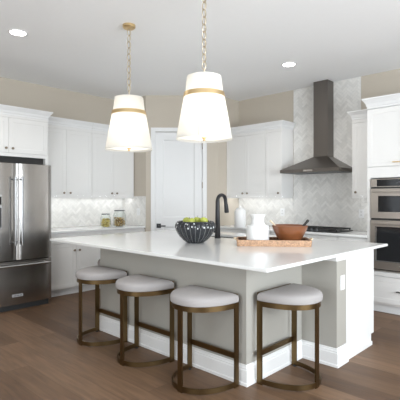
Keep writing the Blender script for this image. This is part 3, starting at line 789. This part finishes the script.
t = thing('jar', (x, y, CT+.0105), 0, 'wide white ceramic jar with flared neck on the rattan tray', 'jar')
b = MB(); b.lathe([(.100, 0), (.110, .006), (.1115, .09), (.110, .165), (.104, .177), (.078, .184), (.066, .195), (.060, .215), (.060, .24), (.069, .262), (.077, .278), (.077, .284), (.068, .283), (.054, .25), (.05, .2), (.002, .19)], 40, cap0=True); b.build('vessel', M['ceramic'], t, smooth=True)
x, y = on_tray(.165, .01)
t = thing('wooden_bowl', (x, y, CT+.0105), 0, 'reddish turned wooden bowl on the rattan tray with utensils inside', 'bowl')
b = MB(); b.lathe([(k*1.1, z) for k, z in ((.083, 0), (.088, .006), (.086, .018), (.092, .03), (.118, .075), (.142, .125), (.156, .170), (.1565, .178), (.151, .180), (.146, .172), (.132, .125), (.108, .075), (.07, .035), (.02, .028))], 44, cap0=True, cap1=True); b.build('bowl_body', M['wood'], t, smooth=True)
# utensils leaning in the bowl
def dirw(u, v): return Vector((u*ca-v*sa, u*sa+v*ca, 0))
bc = Vector((x, y, CT+.0105))
p0 = bc+dirw(.02, .0)+Vector((0, 0, .048)); p1 = bc+dirw(.158, .0)+Vector((0, 0, .206)); p2 = bc+dirw(.18, .0)+Vector((0, 0, .232))
b = MB(); b.tube([(p-bc) for p in (p0, p1, p1+(p2-p1)*.6, p2)], [.008, .012, .015, .009], 12)
o = b.build('spatula', M['utensil'], None, smooth=True); o.location = bc; tag(o, 'dark handled utensil leaning up out of the wooden bowl', 'utensil')
p0 = bc+dirw(-.03, .02)+Vector((0, 0, .05)); p1 = bc+dirw(-.158, .02)+Vector((0, 0, .192)); p2 = bc+dirw(-.19, .02)+Vector((0, 0, .222))
b = MB(); b.tube([(p-bc) for p in (p0, p1, p2)], [.006, .007, .010], 12)
o = b.build('spoon', M['pale_wood'], None, smooth=True); o.location = bc; tag(o, 'pale spoon handle poking out beside the white jar', 'utensil')

# canisters on the back worktop
def canister(x, y, r, h, label):
    t = thing('canister', (x, y, CT), 0, label, 'canister')
    b = MB(); b.lathe([(r*.96, 0), (r, .008), (r, h*.8), (r*.93, h*.88), (r*.72, h*.93), (r*.70, h*.94)], 36, cap0=True, cap1=True); b.build('vessel', M['ceramic'], t, smooth=True)
    b = MB(); b.lathe([(r*.72, h*.945), (r*.70, h*.97), (r*.3, h), (r*.16, h*1.01), (r*.2, h*1.06), (r*.14, h*1.10), (.002, h*1.11)], 28, cap0=True); b.build('lid', M['ceramic'], t, smooth=True)
canister(-4.06, 5.13, .088, .305, 'white ceramic canister with knob lid on the back worktop')
# glass jars of pasta
def glass_jar(x, y, r, h, fill, label, flabel, m):
    t = thing('glass_jar', (x, y, CT), 0, label, 'jar', 'glass pasta jars')
    b = MB(); b.lathe([(r*.9, 0), (r, .012), (r, h*.68), (r*.86, h*.80), (r*.74, h*.90), (r*.74, h*.965)], 32, cap0=True); b.build('vessel', M['glass'], t, smooth=True)
    b = MB(); b.lathe([(r*.77, h*.94), (r*.79, h*.945), (r*.79, h*.995), (r*.75, h)], 28, cap0=True, cap1=True); b.build('lid', M['lid'], t, smooth=True)
    rnd = random.Random(int(r*1000)); b = MB(); z = .02
    while z < fill:
        for k in range(15):
            a = rnd.uniform(0, 2*PI); q = rnd.uniform(.45, .80)*r; c = Vector((q*math.cos(a), q*math.sin(a), z+rnd.uniform(-.005, .008)))
            d_ = Vector((rnd.uniform(-1, 1), rnd.uniform(-1, 1), rnd.uniform(-.6, .6))).normalized()*.014
            b.mi = rnd.choice((0, 0, 1, 1, 2)); b.tube([c-d_, c, c+d_], [.006, .009, .006], 6)
        z += .013
    b.mi = 2; b.lathe([(r*.5, .008), (r*.55, .02), (r*.55, fill-.02), (r*.3, fill-.005)], 20, cap0=True, cap1=True)
    o = b.build('dried_pasta', m, None, smooth=True); o.location = (x, y, CT); tag(o, flabel, 'pasta', None, 'stuff')
glass_jar(-5.60, 3.72, .082, .212, .135, 'shorter dark lidded glass jar filled with yellow pasta', 'yellow dried pasta inside the shorter glass jar', M['pasta'])
glass_jar(-5.61, 3.985, .105, .262, .150, 'taller dark lidded glass jar of amber pasta pieces', 'amber dried pasta pieces inside the taller glass jar', M['mixed'])

# outlets and switch
def outlet(loc, rz, label, switch=False):
    t = thing('light_switch' if switch else 'power_outlet', loc, rz, label, 'switch' if switch else 'outlet')
    b = MB(); b.box(-.038, -.006, -.06, .038, -.0005, .06, .002); b.build('plate', M['plate'], t)
    if switch:
        b = MB(); b.box(-.016, -.010, -.033, .016, -.0062, .033, .001); b.build('rocker', M['trim'], t)
    else:
        for z in (-.022, .022):
            b = MB(); b.box(-.016, -.0085, z-.014, .016, -.0062, z+.014, .001); s_ = b.build('socket', M['trim'], t)
            b = MB(); b.box(-.008, -.0092, z-.005, -.005, -.0086, z+.006); b.box(.005, -.0092, z-.005, .008, -.0086, z+.006); b.build('slot', M['gap'], s_)
outlet((-3.69, W-.0085, 1.145), 0, 'white outlet plate on the tile behind the wooden bowl')
outlet((-2.42, W-.0085, 1.155), 0, 'white outlet plate on the tile beside the ovens')
outlet((-5.60, P1[1]-.0085, 1.14), 0, 'white switch plate on the tiled return wall by the pantry door', True)
outlet((IX1+WX+.0005, IYW+.10, .67), R(90), 'white outlet plate on the white island end column')
